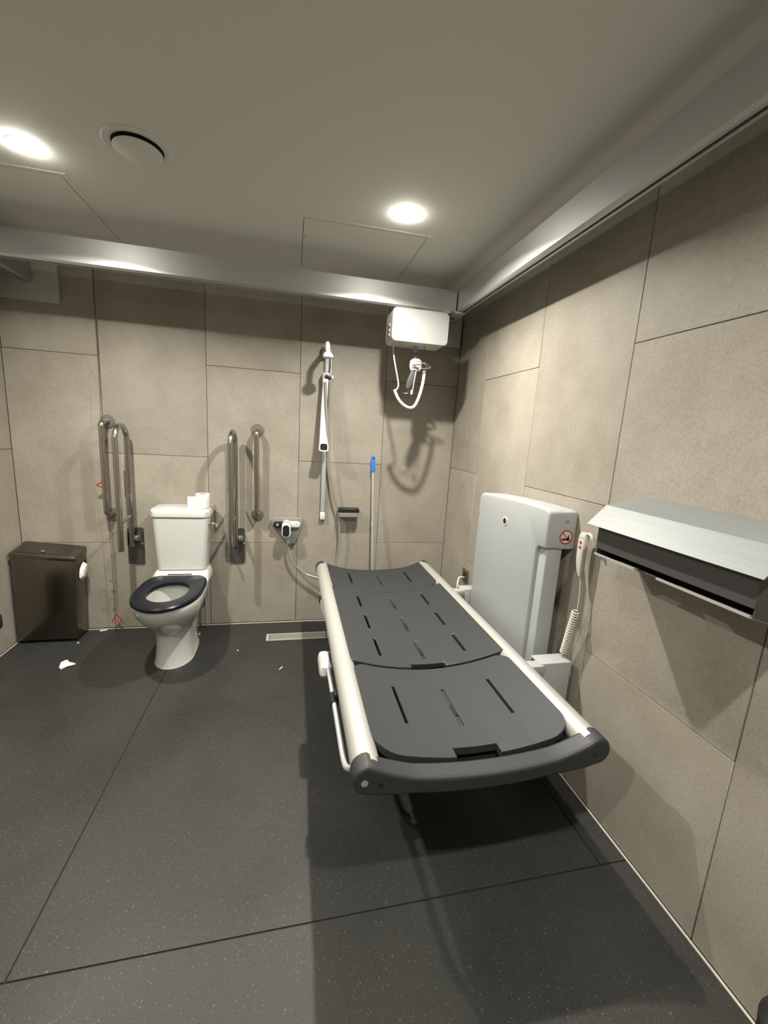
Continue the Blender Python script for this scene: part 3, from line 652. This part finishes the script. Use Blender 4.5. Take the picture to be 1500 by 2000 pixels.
def strap(pts, wdt):
    p = catmull(pts, 4); V = []
    for q in p: V += [(q.x, q.y - wdt, q.z), (q.x, q.y + wdt, q.z), (q.x + .003, q.y + wdt, q.z), (q.x + .003, q.y - wdt, q.z)]
    F = [(0, 1, 2, 3), tuple(4 * (len(p) - 1) + k for k in (3, 2, 1, 0))]
    for i in range(len(p) - 1):
        for k in range(4): F.append((4 * i + k, 4 * i + (k + 1) % 4, 4 * i + 4 + (k + 1) % 4, 4 * i + 4 + k))
    return obj('strap', V, F, M_BLACK, t)
strap([(.325, 1.10, .50), (.330, 1.10, .36), (.345, 1.10, .30), (.372, 1.10, .240), (.402, 1.10, .213)], .014)
strap([(.213, 2.16, .48), (.205, 2.155, .40), (.203, 2.15, .355), (.206, 2.15, .305)], .016)

# lift unit on the wall that carries the bed
t = thing('bed_lift_unit', (1.13, 1.84, .20), 'tall light grey lift cover on the wall behind the shower bed with a warning sticker', 'lift unit')
box('lower_body', 1.074, 1.150, 1.522, 2.155, .20, 1.012, M_LGREY, t, bevel=.006, seg=3)
cv = [(1.512, 1.008), (1.560, 1.006), (1.572, .998), (1.577, .985), (1.577, .20), (2.170, .20), (2.174, 1.125), (2.165, 1.146), (2.14, 1.158), (1.90, 1.172), (1.70, 1.178), (1.54, 1.178), (1.518, 1.170), (1.512, 1.150)]
hd = prism('cover', cv, 'x', 1.058, 1.149, M_LGREY, t, bevel=.010, seg=3)
hp = [(1.513, 1.008), (2.172, 1.008), (2.172, 1.125), (2.165, 1.145), (2.14, 1.157), (1.90, 1.171), (1.70, 1.177), (1.54, 1.177), (1.518, 1.169), (1.513, 1.150)]
prism('hood_back', hp, 'x', 1.120, XR - .004, M_LGREY, t, bevel=.004, seg=2)
cyl('lock_ring', (1.0585, 1.867, 1.055), 'x', .022, -.003, M_WHITE, hd, n=24)
cyl('lock', (1.0555, 1.867, 1.055), 'x', .015, -.001, M_BLACK, hd, n=20)
box('hood_joint', 1.055, 1.059, 2.155, 2.176, 1.036, 1.040, M_MGREY, hd)
cyl('screw', (1.150, 1.5125, 1.130), 'y', .006, -.003, M_STEEL, hd, n=12)
box('back_rail', 1.15, XR - .002, 1.60, 1.68, .10, 1.0, M_DARKSTEEL, t); box('back_rail', 1.15, XR - .002, 2.02, 2.10, .10, 1.0, M_DARKSTEEL, t)
# warning sticker: red ring and slash over a black figure
sxc, szc, sy = 1.151, 1.062, 1.5118
st = cyl('warning_sticker', (sxc, sy, szc), 'y', .030, -.0006, M_STICK, t, n=32, label='round red and black warning sticker')
lathe('ring', (sxc, sy - .0006, szc), 'y', [(.031, 0), (.031, -.0008), (.0255, -.0008), (.0255, 0)], M_RED, st, closed=True, n=36)
def flat(name, poly, m_): prism(name, [(sxc + x, szc + z) for x, z in poly], 'y', sy - .0014, sy - .0005, m_, st)
flat('figure', [(-.021, -.010), (-.018, -.015), (.002, -.014), (.006, -.008), (-.004, -.006), (-.014, -.004)], M_BLACK)
flat('figure', [(.004, -.016), (.016, -.014), (.018, -.006), (.013, .002), (.016, .008), (.010, .009), (.007, -.002), (.001, -.006)], M_BLACK)
flat('slash', [(-.0195, .0165), (-.0165, .0195), (.0195, -.0165), (.0165, -.0195)], M_RED)

# socket and plug
t = thing('wall_socket', (XR, 2.56, .475), 'square bronze wall socket with a white plug lead behind the shower bed', 'socket')
box('face_plate', XR - .008, XR, 2.515, 2.605, .470, .560, mat('bronze_plate', (.16, .13, .10), .4, .5), t, bevel=.002)
box('socket_insert', XR - .010, XR - .007, 2.533, 2.587, .488, .542, M_BLACK, t)
tube('plug_lead', [(XR - .012, 2.56, .50), (XR - .05, 2.555, .505), (XR - .07, 2.53, .46), (XR - .07, 2.50, .38), (XR - .04, 2.45, .33), (XR - .03, 2.15, .32)], .006, M_WHITE, t, n=8, smooth_path=4)

# hand control of the bed
t = thing('hand_control', (1.165, 1.41, .94), 'cream hand control with two red buttons hanging by a coiled cable', 'remote control')
def rc(z, x, y, a, b): return [(p[0], p[1], z) for p in rrect(x, y, a, b, min(a, b) * .75, 0)]
hb = loft('handset', [rc(.925, 1.160, 1.405, .006, .008), rc(.945, 1.160, 1.408, .010, .014), rc(.985, 1.160, 1.413, .012, .019), rc(1.04, 1.160, 1.415, .013, .021), rc(1.09, 1.160, 1.413, .013, .021), rc(1.105, 1.160, 1.411, .010, .017)], M_OFFW, t)
for z in (1.066, 1.046): cyl('button', (1.150, 1.4125, z), 'x', .0065, -.0045, M_RED, hb, n=14)
box('printed_label', 1.1465, 1.148, 1.402, 1.424, 1.083, 1.088, M_LGREY, hb)
tube('hanging_hook', bend([(1.160, 1.405, 1.095), (1.158, 1.39, 1.108), (1.156, 1.372, 1.106), (1.160, 1.362, 1.085)], .01), .006, M_OFFW, t, n=8)
coil = []
for i in range(0, 18 * 14 + 1):
    s = i / (18 * 14); a = 2 * PI * i / 14
    cx = 1.150 + .01 * s; cy = 1.385 + .05 * s; cz = .782 - .215 * s
    coil.append((cx + .013 * math.cos(a), cy + .013 * math.sin(a), cz))
tube('cable', [(1.160, 1.405, .928), (1.162, 1.397, .90), (1.158, 1.385, .83), (1.155, 1.383, .795), coil[0]], .0035, M_OFFW, t, n=6, smooth_path=4)
tube('coiled_cable', coil, .0033, M_OFFW, t, n=6)

# ------------------------------------------------------------------ couch-roll dispenser on the right wall
t = thing('paper_roll_dispenser', (1.10, .93, 1.08), 'wide brushed steel paper roll dispenser with a sloping lid on the wall', 'dispenser')
dy0, dy1 = .672, 1.178
lid = [(XR - .001, 1.282), (1.062, 1.251), (.997, 1.189), (.994, 1.190), (1.060, 1.255), (XR - .001, 1.287)]
prism('lid', lid, 'y', .652, 1.208, M_SHEETSTEEL, t)
prism('front_panel', [(1.018, 1.113), (1.022, 1.113), (1.022, 1.209), (1.018, 1.207)], 'y', dy0, dy1, mat('satin_dark_steel', (.065, .065, .063), .5, .3), t)
for y in (dy0, dy1 - .003): prism('side_panel', [(1.0225, 1.090), (XR - .001, 1.040), (XR - .001, 1.278), (1.064, 1.247), (1.0225, 1.207)], 'y', y, y + .003, MATS['satin_dark_steel'], t)
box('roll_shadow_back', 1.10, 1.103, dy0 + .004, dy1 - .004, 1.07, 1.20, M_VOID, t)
for a, b in ((dy0 + .003, .925), (1.005, dy1 - .003)): prism('tray', [(1.012, 1.090), (1.012, 1.096), (1.018, 1.096), (1.0205, 1.092), (1.10, 1.068), (1.10, 1.065)], 'y', a, b, M_ALU2, t)
prism('tray', [(1.045, 1.083), (1.045, 1.088), (1.10, 1.070), (1.10, 1.065)], 'y', .925, 1.005, M_STEEL, t)

# ------------------------------------------------------------------ litter
def scrap(name, pts, label, h=.002):
    n = len(pts); v = [(x, y, .0006 + random.uniform(0, h)) for x, y in pts] + [(x, y, .0016 + random.uniform(h * .5, h * 1.6)) for x, y in pts]
    f = [tuple(range(n))[::-1], tuple(range(n, 2 * n))] + [(i, (i + 1) % n, n + (i + 1) % n, n + i) for i in range(n)]
    props(obj(name, v, f, M_PAPER), label, 'paper scrap', 'torn paper scraps on the floor')
scrap('paper_scrap', [(-1.311, 2.592), (-1.300, 2.612), (-1.285, 2.614), (-1.268, 2.588), (-1.255, 2.592), (-1.245, 2.582), (-1.222, 2.566), (-1.238, 2.555), (-1.258, 2.548), (-1.280, 2.520), (-1.300, 2.545)], 'torn white paper scrap on the floor in front of the steel bin', .006)
scrap('paper_scrap', [(-.052, 2.370), (-.046, 2.372), (-.030, 2.402), (-.034, 2.404)], 'thin sliver of white paper on the floor before the drain')
scrap('paper_scrap', [(-.325, 2.628), (-.317, 2.628), (-.316, 2.637), (-.324, 2.638)], 'tiny white paper speck on the floor between toilet and drain')
scrap('paper_scrap', [(-1.27, 3.005), (-1.225, 3.018), (-1.223, 3.006), (-1.262, 2.992)], 'small flat paper scrap on the floor under the red triangle')
scrap('paper_scrap', [(-1.335, 2.836), (-1.325, 2.834), (-1.322, 2.842), (-1.332, 2.845)], 'tiny white paper speck on the floor at the foot of the steel bin')
